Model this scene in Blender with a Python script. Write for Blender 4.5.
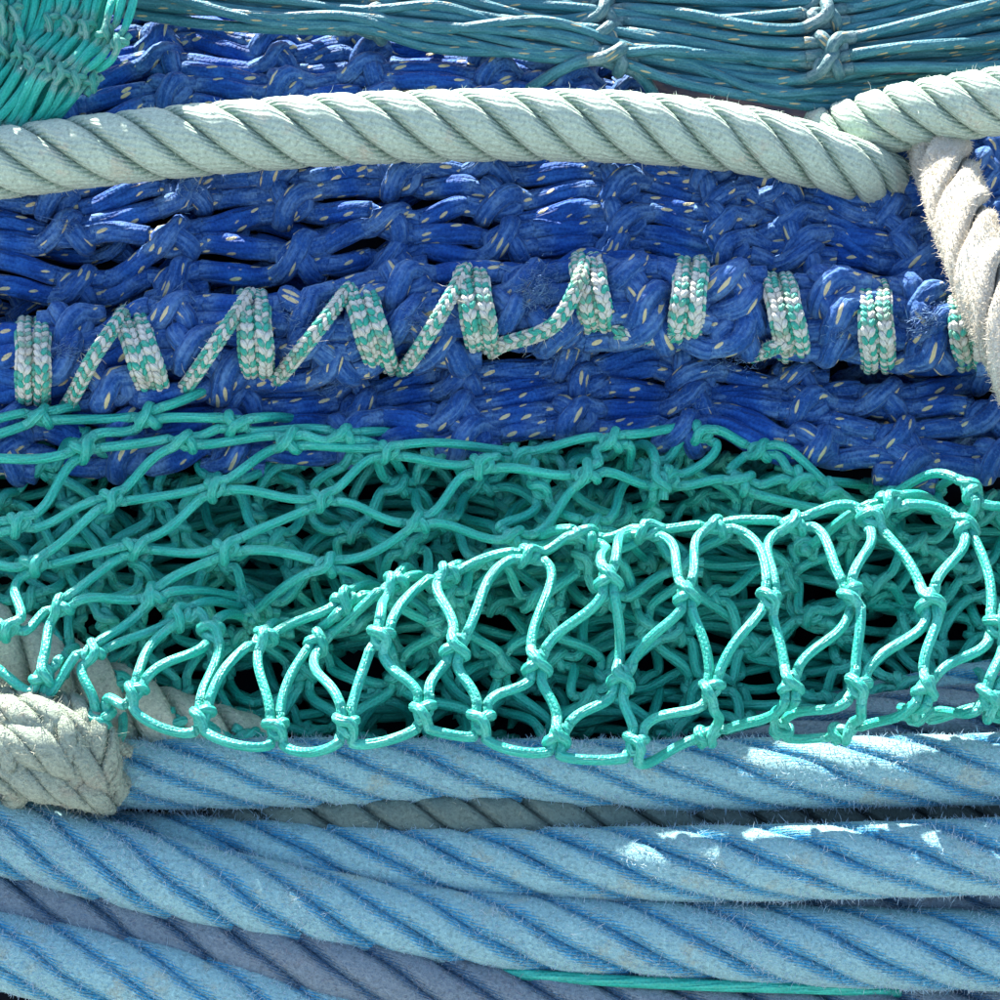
import bpy, math, random
import numpy as np
from mathutils import Matrix, Vector

# ------------------------------------------------------------------ camera, sky, sun, exposure
S = 0.001                       # one working unit = 1 mm
PITCH = 30.0                    # the camera looks down on the sloping heap
DCAM = 2200.0                   # mm from the camera to the reference plane of the heap
ROT = (math.radians(90.0 - PITCH), 0.0, 0.0)
MR = Matrix.Rotation(ROT[0], 3, 'X')
scene = bpy.context.scene
C = scene.collection
for o in list(bpy.data.objects):
    bpy.data.objects.remove(o)

cam_d = bpy.data.cameras.new('camera'); cam = bpy.data.objects.new('camera', cam_d); C.objects.link(cam)
cam.location = MR @ Vector((0, 0, DCAM * S)); cam.rotation_euler = ROT
cam_d.sensor_width = 36.0; cam_d.sensor_height = 36.0
cam_d.lens = 36.0 * DCAM / 1000.0
cam_d.clip_start = 0.01; cam_d.clip_end = 200.0
scene.camera = cam

SUN_CAM = Vector((-0.27, 0.94, -0.225)).normalized()      # towards the sun: right, up, towards the viewer
sd = (MR @ SUN_CAM).normalized()
sun_el = math.asin(sd.z); sun_az = math.atan2(sd.x, sd.y)
w = bpy.data.worlds.new('World'); scene.world = w; w.use_nodes = True
wn = w.node_tree; wn.nodes.clear()
sky = wn.nodes.new('ShaderNodeTexSky'); sky.sky_type = 'NISHITA'; sky.sun_disc = False
sky.sun_elevation = sun_el; sky.sun_rotation = sun_az
sky.air_density = 1.0; sky.dust_density = 1.5; sky.ozone_density = 1.0
bg = wn.nodes.new('ShaderNodeBackground'); bg.inputs['Strength'].default_value = 0.095
wo = wn.nodes.new('ShaderNodeOutputWorld')
wn.links.new(sky.outputs[0], bg.inputs[0]); wn.links.new(bg.outputs[0], wo.inputs[0])
sl = bpy.data.lights.new('sun', 'SUN'); sl.energy = 5.0; sl.angle = math.radians(0.5); sl.color = (1.0, 0.95, 0.87)
so = bpy.data.objects.new('sun', sl); C.objects.link(so)
so.rotation_euler = sd.to_track_quat('Z', 'Y').to_euler(); so.location = sd * 5
vs = scene.view_settings
vs.view_transform = 'Standard'; vs.look = 'None'; vs.gamma = 1.0; vs.use_curve_mapping = False
vs.exposure = 2.0

rng = np.random.default_rng(7)
random.seed(7)

# ------------------------------------------------------------------ geometry helpers (x right, y up, z to the viewer, mm)
def W(px, py, z):
    f = (DCAM - z) / DCAM
    return np.array(((px - 500.0) * f, (500.0 - py) * f, z))

def spline(ctrl, step=4.0):
    P = np.asarray(ctrl, float)
    P = np.vstack([2 * P[0] - P[1], P, 2 * P[-1] - P[-2]])
    out = []
    for i in range(1, len(P) - 2):
        a, b, c, d = P[i - 1], P[i], P[i + 1], P[i + 2]
        n = max(4, int(np.linalg.norm(c - b) / 2))
        t = np.linspace(0, 1, n, endpoint=False)[:, None]
        out.append(0.5 * (2 * b + (c - a) * t + (2 * a - 5 * b + 4 * c - d) * t ** 2 + (3 * b - a - 3 * c + d) * t ** 3))
    out.append(P[-2][None])
    return resample(np.vstack(out), step)

def resample(Q, step=None, n=None):
    L = np.concatenate([[0], np.cumsum(np.linalg.norm(np.diff(Q, axis=0), axis=1))])
    if n is None:
        n = max(3, int(round(L[-1] / step)) + 1)
    s = np.linspace(0, L[-1], n)
    return np.stack([np.interp(s, L, Q[:, k]) for k in range(3)], 1)

def frames(P, ref=(0, 1, 0)):
    T = np.gradient(P, axis=0); T /= np.linalg.norm(T, axis=1)[:, None] + 1e-12
    n0 = np.array(ref, float); n0 = n0 - T[0] * n0.dot(T[0])
    if np.linalg.norm(n0) < 0.05:
        n0 = np.array((0, 0, 1.0)) - T[0] * T[0][2]
    n0 /= np.linalg.norm(n0)
    N = np.empty_like(P); N[0] = n0
    for i in range(1, len(P)):
        v = N[i - 1] - T[i] * N[i - 1].dot(T[i])
        N[i] = v / (np.linalg.norm(v) + 1e-12)
    return T, N, np.cross(T, N)

def grid_faces(nr, ns):
    i = np.arange(nr - 1)[:, None]; j = np.arange(ns)[None]
    j2 = (j + 1) % ns
    return np.stack([i * ns + j, i * ns + j2, (i + 1) * ns + j2, (i + 1) * ns + j], -1).reshape(-1, 4)

def grid_uv(u, ns):
    nr = len(u); j = np.arange(ns)
    u0 = np.repeat(u[:-1], ns); u1 = np.repeat(u[1:], ns)
    v0 = np.tile(j / ns, nr - 1); v1 = np.tile((j + 1) / ns, nr - 1)
    return np.stack([np.stack([u0, v0], -1), np.stack([u0, v1], -1), np.stack([u1, v1], -1), np.stack([u1, v0], -1)], 1)

class Geo:
    """collects quads"""
    def __init__(self):
        self.V = []; self.F = []; self.U = []; self.A = []; self.n = 0
    def add(self, V, F, U=None, a=0.0):
        self.V.append(V); self.F.append(F + self.n); self.n += len(V)
        self.U.append(U if U is not None else np.zeros((len(F), 4, 2)))
        self.A.append(np.full(len(V), a) if np.isscalar(a) else a)
        return self
    def mesh(self, name, mat, base=np.zeros(3), scale=S):
        V = ((np.vstack(self.V) - base) * scale).astype(np.float32)
        F = np.vstack(self.F).astype(np.int32); U = np.concatenate(self.U).astype(np.float32)
        me = bpy.data.meshes.new(name)
        me.vertices.add(len(V)); me.vertices.foreach_set('co', V.ravel())
        me.loops.add(F.size); me.loops.foreach_set('vertex_index', F.ravel())
        me.polygons.add(len(F)); me.polygons.foreach_set('loop_start', np.arange(len(F), dtype=np.int32) * 4)
        me.polygons.foreach_set('use_smooth', np.ones(len(F), bool))
        me.uv_layers.new(name='UVMap').data.foreach_set('uv', U.ravel())
        at = me.attributes.new('tint', 'FLOAT', 'POINT'); at.data.foreach_set('value', np.concatenate(self.A).astype(np.float32))
        me.update(); me.validate()
        me.materials.append(mat)
        return me

def tube(geo, P, r, ns=8, lobe=None, a=0.0, u0=0.0, ref=(0, 1, 0), flat=1.0):
    r = np.broadcast_to(np.asarray(r, float), (len(P),)).copy()
    P = np.vstack([P[:1] - (P[1] - P[0]) * 1e-3, P, P[-1:] + (P[-1] - P[-2]) * 1e-3])
    r = np.concatenate([[r[0] * 0.05], r, [r[-1] * 0.05]])
    T, N, B = frames(P, ref)
    u = np.concatenate([[0], np.cumsum(np.linalg.norm(np.diff(P, axis=0), axis=1))]) + u0
    th = np.arange(ns) / ns * 2 * np.pi
    rr = np.repeat(r[:, None], ns, 1)
    if lobe:
        m, amp, tw = lobe
        rr = rr * (1 + amp * np.cos(m * (th[None] + u[:, None] * tw)))
    V = P[:, None] + rr[..., None] * (np.cos(th)[None, :, None] * N[:, None] + flat * np.sin(th)[None, :, None] * B[:, None])
    if not np.isscalar(a): a = np.repeat(np.concatenate([a[:1], a, a[-1:]]), ns)
    geo.add(V.reshape(-1, 3), grid_faces(len(P), ns), grid_uv(u, ns), a)

def fibres(geo, p, nrm, tan, length, rad, rs, lean=0.8, curl=0.6):
    """tapered three-sided hairs growing from points p"""
    n = len(p)
    d = nrm + tan * lean * rs.normal(0, 1, (n, 1)) + rs.normal(0, 0.35, (n, 3))
    d /= np.linalg.norm(d, axis=1)[:, None]
    L = length * np.clip(rs.lognormal(-0.3, 0.6, n), 0.2, 3.0)[:, None]
    c = rs.normal(0, curl, (n, 3))
    p1 = p + d * L * 0.5 + c * L * 0.10
    d2 = d + c * 0.8; d2 /= np.linalg.norm(d2, axis=1)[:, None]
    p2 = p1 + d2 * L * 0.5
    a = np.cross(d, rs.normal(0, 1, (n, 3))); a /= np.linalg.norm(a, axis=1)[:, None] + 1e-9
    b = np.cross(d, a)
    rings = []
    p0 = p - nrm * 0.6
    for q, k in ((p0, 1.0), (p1, 0.85), (p2, 0.3)):
        for t in range(3):
            an = t * 2.0944
            rings.append(q + (a * math.cos(an) + b * math.sin(an)) * rad * k)
    V = np.stack(rings, 1).reshape(-1, 3)
    f = []
    for i in (0, 1):
        for t in range(3):
            f.append((i * 3 + t, i * 3 + (t + 1) % 3, (i + 1) * 3 + (t + 1) % 3, (i + 1) * 3 + t))
    F = (np.array(f)[None] + np.arange(n)[:, None, None] * 9).reshape(-1, 4)
    geo.add(V, F, None, np.repeat(rs.random(n), 9))

def thing(name, label, cat, base, group=None, kind=None):
    o = bpy.data.objects.new(name, None); C.objects.link(o)
    o.empty_display_size = 0.02
    o.location = MR @ Vector(base) * S; o.rotation_euler = ROT
    if label: o['label'] = label
    if cat: o['category'] = cat
    if group: o['group'] = group
    if kind: o['kind'] = kind
    o['base'] = [float(t) for t in base]
    return o

def part(name, geo, mat, parent, kind=None, label=None):
    base = np.array(parent['base'])
    o = bpy.data.objects.new(name, geo.mesh(name, mat, base)); C.objects.link(o); o.parent = parent
    if kind: o['kind'] = kind
    if label: o['label'] = label
    return o

def subpart(name, geo, mat, parent_part, root, kind=None):
    base = np.array(root['base'])
    o = bpy.data.objects.new(name, geo.mesh(name, mat, base)); C.objects.link(o); o.parent = parent_part
    if kind: o['kind'] = kind
    return o

# ------------------------------------------------------------------ materials
class NT:
    def __init__(self, name):
        self.m = bpy.data.materials.new(name); self.m.use_nodes = True
        self.t = self.m.node_tree; self.t.nodes.clear()
        self.out = self.t.nodes.new('ShaderNodeOutputMaterial')
        self.b = self.t.nodes.new('ShaderNodeBsdfPrincipled')
        self.t.links.new(self.b.outputs[0], self.out.inputs[0])
    def lk(self, a, b):
        if hasattr(a, 'outputs'): a = a.outputs[0]
        if isinstance(a, (int, float)): b.default_value = a
        elif isinstance(a, tuple): b.default_value = a if len(a) == 4 else (*a, 1.0)
        else: self.t.links.new(a, b)
    def math(self, op, a, b=0.0, c=None):
        n = self.t.nodes.new('ShaderNodeMath'); n.operation = op
        self.lk(a, n.inputs[0]); self.lk(b, n.inputs[1])
        if c is not None: self.lk(c, n.inputs[2])
        return n.outputs[0]
    def mix(self, f, a, b, mode='MIX'):
        n = self.t.nodes.new('ShaderNodeMix'); n.data_type = 'RGBA'; n.blend_type = mode
        self.lk(f, n.inputs['Factor']); self.lk(a, n.inputs[6]); self.lk(b, n.inputs[7])
        return n.outputs[2]
    def ramp(self, x, lo, hi, a=0.0, b=1.0):
        n = self.t.nodes.new('ShaderNodeMapRange'); n.interpolation_type = 'SMOOTHSTEP'
        self.lk(x, n.inputs[0]); n.inputs[1].default_value = lo; n.inputs[2].default_value = hi
        n.inputs[3].default_value = a; n.inputs[4].default_value = b
        return n.outputs[0]
    def noise(self, scale, detail=3, rough=0.55, vec=None, dist=0.0):
        n = self.t.nodes.new('ShaderNodeTexNoise'); n.inputs['Scale'].default_value = scale
        n.inputs['Detail'].default_value = detail; n.inputs['Roughness'].default_value = rough
        n.inputs['Distortion'].default_value = dist
        self.lk(vec if vec is not None else self.obj(), n.inputs['Vector'])
        return n.outputs[0]
    def obj(self):
        if not hasattr(self, '_o'): self._o = self.t.nodes.new('ShaderNodeTexCoord')
        return self._o.outputs['Object']
    def uv(self):
        if not hasattr(self, '_uv'):
            n = self.t.nodes.new('ShaderNodeUVMap'); n.uv_map = 'UVMap'
            s = self.t.nodes.new('ShaderNodeSeparateXYZ'); self.t.links.new(n.outputs[0], s.inputs[0])
            self._uv = (s.outputs[0], s.outputs[1])
        return self._uv
    def vec(self, x, y, z=0.0):
        n = self.t.nodes.new('ShaderNodeCombineXYZ'); self.lk(x, n.inputs[0]); self.lk(y, n.inputs[1]); self.lk(z, n.inputs[2])
        return n.outputs[0]
    def attr(self, name='tint'):
        n = self.t.nodes.new('ShaderNodeAttribute'); n.attribute_name = name
        return n.outputs['Fac']
    def rnd(self):
        n = self.t.nodes.new('ShaderNodeObjectInfo'); return n.outputs['Random']
    def bump(self, h, dist, strength=1.0, prev=None):
        n = self.t.nodes.new('ShaderNodeBump'); n.inputs['Distance'].default_value = dist; n.inputs['Strength'].default_value = strength
        self.lk(h, n.inputs['Height'])
        if prev is not None: self.t.links.new(prev, n.inputs['Normal'])
        return n.outputs[0]
    def done(self, col, rough=0.7, normal=None, spec=0.3, sheen=0.0, trans=0.0):
        self.lk(col, self.b.inputs['Base Color']); self.lk(rough, self.b.inputs['Roughness'])
        self.b.inputs['Specular IOR Level'].default_value = spec
        if sheen: self.b.inputs['Sheen Weight'].default_value = sheen; self.b.inputs['Sheen Roughness'].default_value = 0.4
        if trans:
            tl = self.t.nodes.new('ShaderNodeBsdfTranslucent'); self.lk(col, tl.inputs[0])
            mx = self.t.nodes.new('ShaderNodeMixShader'); mx.inputs[0].default_value = trans
            self.t.links.new(self.b.outputs[0], mx.inputs[1]); self.t.links.new(tl.outputs[0], mx.inputs[2])
            self.t.links.new(mx.outputs[0], self.out.inputs[0])
        if normal is not None: self.t.links.new(normal, self.b.inputs['Normal'])
        return self.m

def rope_mat(name, crown, groove, stain, yarns=16, slope=0.02, worn=(0.12, 0.22), stain_amt=0.4, tick=0.05, fuzzy=1.0, lines=0.12):
    """laid rope strand: uv = (length in mm, around); v = 0.5 faces outwards"""
    m = NT(name); u, v = m.uv()
    wob = m.noise(60, 2)
    ph = m.math('ADD', m.math('MULTIPLY', v, yarns * 2 * math.pi), m.math('MULTIPLY', u, slope * 2 * math.pi))
    ph = m.math('ADD', ph, m.math('MULTIPLY', wob, 2.5))
    st0 = m.math('MULTIPLY_ADD', m.math('SINE', ph), 0.5, 0.5)
    fine = m.noise(700, 3, 0.6)
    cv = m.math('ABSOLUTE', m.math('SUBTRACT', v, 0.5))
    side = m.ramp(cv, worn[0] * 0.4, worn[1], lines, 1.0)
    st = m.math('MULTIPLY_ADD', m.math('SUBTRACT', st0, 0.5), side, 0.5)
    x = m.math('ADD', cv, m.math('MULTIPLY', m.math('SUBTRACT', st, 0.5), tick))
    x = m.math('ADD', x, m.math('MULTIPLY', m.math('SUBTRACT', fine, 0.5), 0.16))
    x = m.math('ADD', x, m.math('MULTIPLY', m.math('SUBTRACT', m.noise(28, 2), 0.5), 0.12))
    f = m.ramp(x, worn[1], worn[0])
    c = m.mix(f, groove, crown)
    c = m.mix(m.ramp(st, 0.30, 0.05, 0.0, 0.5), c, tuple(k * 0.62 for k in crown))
    big = m.ramp(m.noise(18, 4, 0.7), 0.57, 0.68)
    c = m.mix(m.math('MULTIPLY', big, m.math('MULTIPLY', f, stain_amt)), c, stain)
    mot = m.noise(330, 4, 0.65)
    c = m.mix(m.ramp(mot, 0.5, 0.68, 0.0, 0.65), c, tuple(min(1, k * 1.45) for k in crown))
    c = m.mix(m.ramp(mot, 0.45, 0.28, 0.0, 0.5), c, groove)
    c = m.mix(m.ramp(fine, 0.35, 0.7, 0.0, 0.25), c, tuple(min(1, k * 1.5) for k in crown))
    c = m.mix(m.ramp(m.noise(260, 3), 0.48, 0.70, 0.0, 0.5), c, tuple(k * 0.5 for k in crown))
    n1 = m.bump(st, 0.0016, 0.8)
    n2 = m.bump(m.noise(330, 4, 0.65), 0.004 * fuzzy, 1.0, n1)
    return m.done(c, 0.92, n2, 0.08, 0.1)

def twine_mat(name, base, worn, kbase, kworn, fleck=None, weave=6.0, spec=0.14, dark=0.45, yarns=9, ycol=0.45, rough=0.68, fleck_thr=0.25, fleck_amt=0.5, bump=1.0, trans=0.0, sheen=0.05):
    """tint = 0 on the free bars, 1 on the knots, where the twine is chafed paler"""
    m = NT(name); u, v = m.uv()
    rnd = m.rnd(); tint = m.attr()
    off = m.math('MULTIPLY', rnd, 40.0)
    fib = m.noise(1.0, 2, 0.6, m.vec(m.math('MULTIPLY', u, 0.05), m.math('MULTIPLY', v, 11.0), off))
    fine = m.noise(420, 3, 0.6)
    big = m.noise(22, 3, 0.6)
    # yarns lying along the twine with a slow twist
    ya = m.math('ADD', m.math('MULTIPLY', v, yarns), m.math('ADD', m.math('MULTIPLY', u, 0.02), m.math('MULTIPLY', fib, 1.3)))
    yn = m.math('ABSOLUTE', m.math('SINE', m.math('MULTIPLY', ya, math.pi)))
    gap = m.ramp(yn, 0.32, 0.0)
    # fine braid: two opposed sets of diagonal lines
    p1 = m.math('SINE', m.math('MULTIPLY', m.math('ADD', m.math('MULTIPLY', v, weave), m.math('MULTIPLY', u, 0.2)), 2 * math.pi))
    p2 = m.math('SINE', m.math('MULTIPLY', m.math('SUBTRACT', m.math('MULTIPLY', v, weave), m.math('MULTIPLY', u, 0.2)), 2 * math.pi))
    br = m.math('MULTIPLY_ADD', m.math('MAXIMUM', p1, p2), 0.5, 0.5)
    t2 = m.ramp(m.math('ADD', tint, m.math('MULTIPLY', m.math('SUBTRACT', big, 0.5), 1.2)), 0.25, 0.95)
    b0 = m.mix(t2, base, kbase); w0 = m.mix(t2, worn, kworn)
    f = m.ramp(m.math('ADD', m.math('MULTIPLY', fib, 0.5), m.math('MULTIPLY', big, 0.5)), 0.42, 0.66)
    c = m.mix(m.math('MULTIPLY', f, 0.75), b0, w0)
    c = m.mix(m.ramp(fib, 0.58, 0.36, 0.0, 0.5), c, tuple(k * dark for k in base))
    c = m.mix(m.math('MULTIPLY', gap, ycol), c, tuple(k * 0.3 for k in base))
    c = m.mix(m.ramp(fine, 0.48, 0.75, 0.0, 0.45), c, w0)
    c = m.mix(m.ramp(br, 0.75, 0.35, 0.0, 0.25), c, tuple(k * 0.5 for k in base))
    h = m.math('ADD', m.math('ADD', fib, m.math('MULTIPLY', yn, 0.6)), m.math('MULTIPLY', br, 0.24))
    n = m.bump(h, 0.0024, 0.8 * bump)
    n = m.bump(fine, 0.0012, 0.7, n)
    if fleck:
        vo = m.t.nodes.new('ShaderNodeTexVoronoi'); vo.voronoi_dimensions = '3D'; vo.feature = 'F1'
        vo.inputs['Scale'].default_value = 1.0; vo.inputs['Randomness'].default_value = 0.6
        sk = m.math('ADD', m.math('MULTIPLY', v, 7.0), m.math('MULTIPLY', u, 0.03))
        m.lk(m.vec(m.math('MULTIPLY', u, 0.038), sk, m.math('MULTIPLY', m.math('ROUND', m.math('MULTIPLY', rnd, 50.0)), 7.0)), vo.inputs['Vector'])
        d = m.math('ADD', vo.outputs['Distance'], m.math('MULTIPLY', m.math('SUBTRACT', fine, 0.5), 0.1))
        sc_ = m.t.nodes.new('ShaderNodeSeparateColor'); m.lk(vo.outputs['Color'], sc_.inputs[0])
        fl = m.math('MULTIPLY', m.ramp(d, fleck_thr, fleck_thr - 0.05), m.math('LESS_THAN', sc_.outputs[0], fleck_amt))
        c = m.mix(m.math('MULTIPLY', fl, 0.92), c, m.mix(big, tuple(k * 0.7 for k in fleck), tuple(k * 1.25 for k in fleck)))
        n = m.bump(fl, 0.001, 0.5, n)
    return m.done(c, rough, n, spec, sheen, trans)

def plain_mat(name, a, b, scale=60, rough=1.0, bump=0.001):
    m = NT(name); x = m.noise(scale, 4, 0.6)
    c = m.mix(m.ramp(x, 0.35, 0.65), a, b)
    return m.done(c, rough, m.bump(m.noise(scale * 3, 4, 0.6), bump, 0.8), 0.0)

def fibre_mat(name, a, b, trans=0.25):
    m = NT(name)
    return m.done(m.mix(m.attr(), a, b), 0.6, None, 0.25, 0.0, trans)

M = {}
M['blue_rope'] = rope_mat('blue rope', (0.31, 0.54, 0.56), (0.001, 0.33, 0.64), (0.48, 0.38, 0.20), 26, 0.12, worn=(0.09, 0.175), tick=0.15)
M['grey_blue_rope'] = rope_mat('weathered blue rope', (0.23, 0.29, 0.33), (0.02, 0.13, 0.27), (0.28, 0.24, 0.23), 30, 0.13, worn=(0.12, 0.2), tick=0.1)
M['mint_rope'] = rope_mat('mint white rope', (0.40, 0.49, 0.40), (0.14, 0.23, 0.18), (0.50, 0.44, 0.34), 20, 0.12, worn=(0.17, 0.27), stain_amt=0.6, tick=0.11, fuzzy=0.3, lines=0.55)
M['green_grey_rope'] = rope_mat('grey green rope', (0.16, 0.21, 0.18), (0.05, 0.08, 0.07), (0.20, 0.17, 0.12), 13, 0.06, worn=(0.2, 0.3), fuzzy=0.5)
M['beige_rope'] = rope_mat('beige rope', (0.58, 0.56, 0.43), (0.28, 0.34, 0.25), (0.44, 0.50, 0.38), 22, 0.12, worn=(0.18, 0.3), stain_amt=0.7, fuzzy=0.7)
M['frayed_rope'] = rope_mat('frayed cream rope', (0.80, 0.75, 0.62), (0.58, 0.52, 0.41), (0.74, 0.64, 0.48), 13, 0.06, fuzzy=1.6)
M['splice'] = rope_mat('splice strand', (0.40, 0.47, 0.37), (0.14, 0.25, 0.19), (0.42, 0.38, 0.30), 14, 0.03, worn=(0.2, 0.34), stain_amt=0.7, fuzzy=1.5)
M['blue_fuzz'] = fibre_mat('blue fuzz', (0.38, 0.62, 0.78), (0.74, 0.82, 0.86))
M['grey_fuzz'] = fibre_mat('grey fuzz', (0.20, 0.25, 0.40), (0.42, 0.42, 0.48))
M['cream_fuzz'] = fibre_mat('cream fuzz', (0.74, 0.68, 0.56), (0.90, 0.86, 0.77), 0.4)
M['sage_fuzz'] = fibre_mat('sage fuzz', (0.36, 0.42, 0.33), (0.60, 0.58, 0.48))
M['mint_fuzz'] = fibre_mat('mint fuzz', (0.50, 0.62, 0.54), (0.7, 0.72, 0.64))
M['net_fuzz'] = fibre_mat('blue net fuzz', (0.06, 0.14, 0.42), (0.25, 0.42, 0.60))
FL = (0.66, 0.56, 0.31)
M['blue_twine'] = twine_mat('blue twine', (0.010, 0.072, 0.33), (0.030, 0.145, 0.46), (0.024, 0.105, 0.34), (0.14, 0.27, 0.47), FL, ycol=0.22, yarns=8, fleck_amt=0.9, dark=0.55)
M['green_twine'] = twine_mat('green twine', (0.006, 0.52, 0.385), (0.06, 0.66, 0.52), (0.016, 0.51, 0.385), (0.13, 0.66, 0.54), None, weave=5.0, spec=0.75, rough=0.42, sheen=0.06, yarns=6, ycol=0.2, dark=0.7, bump=0.75, trans=0.15)
M['old_green_twine'] = twine_mat('old green twine', (0.010, 0.46, 0.36), (0.08, 0.58, 0.48), (0.06, 0.36, 0.29), (0.32, 0.50, 0.44), None, weave=5.0, spec=0.3, rough=0.55, yarns=6, ycol=0.15, dark=0.7, bump=0.6, trans=0.15)
M['teal_twine'] = twine_mat('teal twine', (0.022, 0.15, 0.19), (0.08, 0.25, 0.29), (0.06, 0.15, 0.165), (0.22, 0.31, 0.31), (0.46, 0.36, 0.19), yarns=7, ycol=0.10, dark=0.75, bump=0.4, fleck_amt=0.75, spec=0.4, rough=0.5)
M['heap'] = plain_mat('painted gap shade', (0.006, 0.008, 0.014), (0.014, 0.013, 0.016), 40)  # near-black colour stands in for the shade between nets and ropes
M['quay'] = plain_mat('concrete quay', (0.30, 0.29, 0.27), (0.38, 0.37, 0.34), 6)
def cord_mat():
    m = NT('braided lacing cord')
    c = m.mix(m.ramp(m.attr(), 0.3, 0.7), (0.64, 0.64, 0.57), (0.04, 0.40, 0.30))
    dirt = m.ramp(m.noise(45, 3, 0.6), 0.46, 0.70, 0.0, 0.6)
    c = m.mix(dirt, c, (0.42, 0.37, 0.27))
    c = m.mix(m.ramp(m.noise(130, 3, 0.6), 0.55, 0.75, 0.0, 0.4), c, (0.60, 0.60, 0.52))
    u, v = m.uv()
    st = m.math('SINE', m.math('MULTIPLY', v, 2 * math.pi * 7))
    return m.done(c, 0.6, m.bump(m.math('ADD', st, m.noise(900, 2)), 0.0005, 0.7), 0.3, 0.1)
M['cord'] = cord_mat()

# ------------------------------------------------------------------ builders
STRAND = {3: (0.43, 1.38), 4: (0.37, 1.30), 5: (0.36, 1.20), 6: (0.30, 1.22)}

def strand_surface(path, R, n, lead, k, phase, ns=16, jitter=0.0, rs=None, shape=None):
    T, N, B = frames(path)
    s = np.concatenate([[0], np.cumsum(np.linalg.norm(np.diff(path, axis=0), axis=1))])
    R = np.broadcast_to(np.asarray(R, float), s.shape)
    a, bw = shape or STRAND[n]
    rc = (1.0 - a)
    b = rc * math.sin(math.pi / n) * bw
    wob = 0.0
    if jitter:
        wob = jitter * (np.sin(s * 0.031 + k * 2.1) + 0.6 * np.sin(s * 0.083 + k))
    th = phase + 2 * np.pi * s / lead + 2 * np.pi * k / n + wob
    rad = np.cos(th)[:, None] * N + np.sin(th)[:, None] * B
    tan = -np.sin(th)[:, None] * N + np.cos(th)[:, None] * B
    cen = path + rad * (rc * R)[:, None]
    j = np.arange(ns); ph = (j / ns - 0.5) * 2 * np.pi      # v=0.5 -> outward
    cp, sp = np.cos(ph), np.sin(ph)
    e = 0.84
    cx = np.sign(cp) * np.abs(cp) ** e * a; sy = np.sign(sp) * np.abs(sp) ** e * b
    lump = 1.0
    if jitter and rs is not None:
        lump = 1 + jitter * 0.35 * np.sin(s * 0.05 + rs.random() * 9)
    RR = (R * lump)[:, None, None]
    V = cen[:, None] + RR * (cx[None, :, None] * rad[:, None] + sy[None, :, None] * tan[:, None])
    return V, s * math.sqrt(1 + (2 * math.pi * rc * float(np.mean(R)) / lead) ** 2), cen, T

def rope(name, label, ctrl, R, n, lead, mat, fuzz=None, nfuzz=0, flen=6.0, frad=0.35, phase=0.0, step=4.0, jitter=0.05, group=None, cat='rope', lean=0.8, shape=None):
    pts = [W(*c) for c in ctrl]
    for e, nxt in ((0, 1), (-1, -2)):                    # ropes run on well past the frame
        if abs(ctrl[e][0] - 500) > 540:
            d_ = (pts[e] - pts[nxt]) / np.linalg.norm(pts[e] - pts[nxt])
            q = pts[e] + d_ * 330.0 + np.array((0, -25.0, -40.0))
            pts = [q] + pts if e == 0 else pts + [q]
    path = spline(pts, step)
    seen = np.where(np.abs(path[:, 0]) < 600)[0]; seen = seen[(seen > 0) & (seen < len(path) - 2)]
    if isinstance(R, list): R = np.interp(np.linspace(0, 1, len(path)), np.linspace(0, 1, len(R)), R)
    base = path[len(path) // 2] - np.array((0, float(np.mean(R)), 0))
    t = thing(name, label, cat, base, group)
    rs = np.random.default_rng(abs(hash(label)) % 1 + int(phase * 100) + len(path))
    ps, pn, pt = [], [], []
    for k in range(n):
        V, u, cen, T = strand_surface(path, R, n, lead, k, phase, 16, jitter, rs, shape)
        nr, ns = V.shape[:2]
        F = grid_faces(nr, ns)
        g = Geo(); g.add(V.reshape(-1, 3), F, grid_uv(u + 137.0 * k, ns))
        part('strand', g, M[mat], t)
        if nfuzz:
            m = nfuzz // n
            i = seen[rs.integers(0, len(seen), m)]; cc = seen[rs.integers(0, len(seen), 14)]
            i = np.where(rs.random(m) < 0.45, np.clip(cc[rs.integers(0, 14, m)] + rs.normal(0, 5, m), 1, nr - 2).astype(int), i)
            jj = rs.normal(ns / 2, ns * 0.13, m)
            j0 = np.clip(jj.astype(int), 0, ns - 2); fr = (jj - j0)[:, None].clip(0, 1)
            p = V[i, j0] * (1 - fr) + V[i, j0 + 1] * fr
            nn = p - cen[i]; nn /= np.linalg.norm(nn, axis=1)[:, None]
            ps.append(p); pn.append(nn); pt.append(T[i])
    if nfuzz:
        g = Geo(); fibres(g, np.vstack(ps), np.vstack(pn), np.vstack(pt), flen, frad, rs, lean)
        part('loose_fibres', g, M[fuzz], t, kind='stuff')
    return t, path

# ---- mesh knot (sheet bend), unit = twine diameter
KA = [(-.50, 1.55, 0), (-.46, .9, .0), (-.42, .2, -.05), (-.42, -.35, 0), (-.25, -.75, .12), (0, -.88, .18), (.25, -.75, .12), (.42, -.35, 0), (.42, .2, -.05), (.46, .9, 0), (.50, 1.55, 0)]
KB = [(-.62, -1.6, -.05), (-.50, -1.15, -.25), (-.25, -.6, -.42), (-.1, -.15, .05), (.1, .2, .55), (.55, .45, .55), (.88, .55, 0), (.6, .6, -.55), (0, .6, -.75), (-.6, .58, -.55), (-.88, .42, 0), (-.6, .25, .55), (-.05, -.05, .92), (.35, -.45, .75), (.5, -.95, .3), (.62, -1.6, 0)]
PORT = {('+', -1): KA[0], ('+', 1): KA[-1], ('-', -1): KB[0], ('-', 1): KB[-1]}

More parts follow.
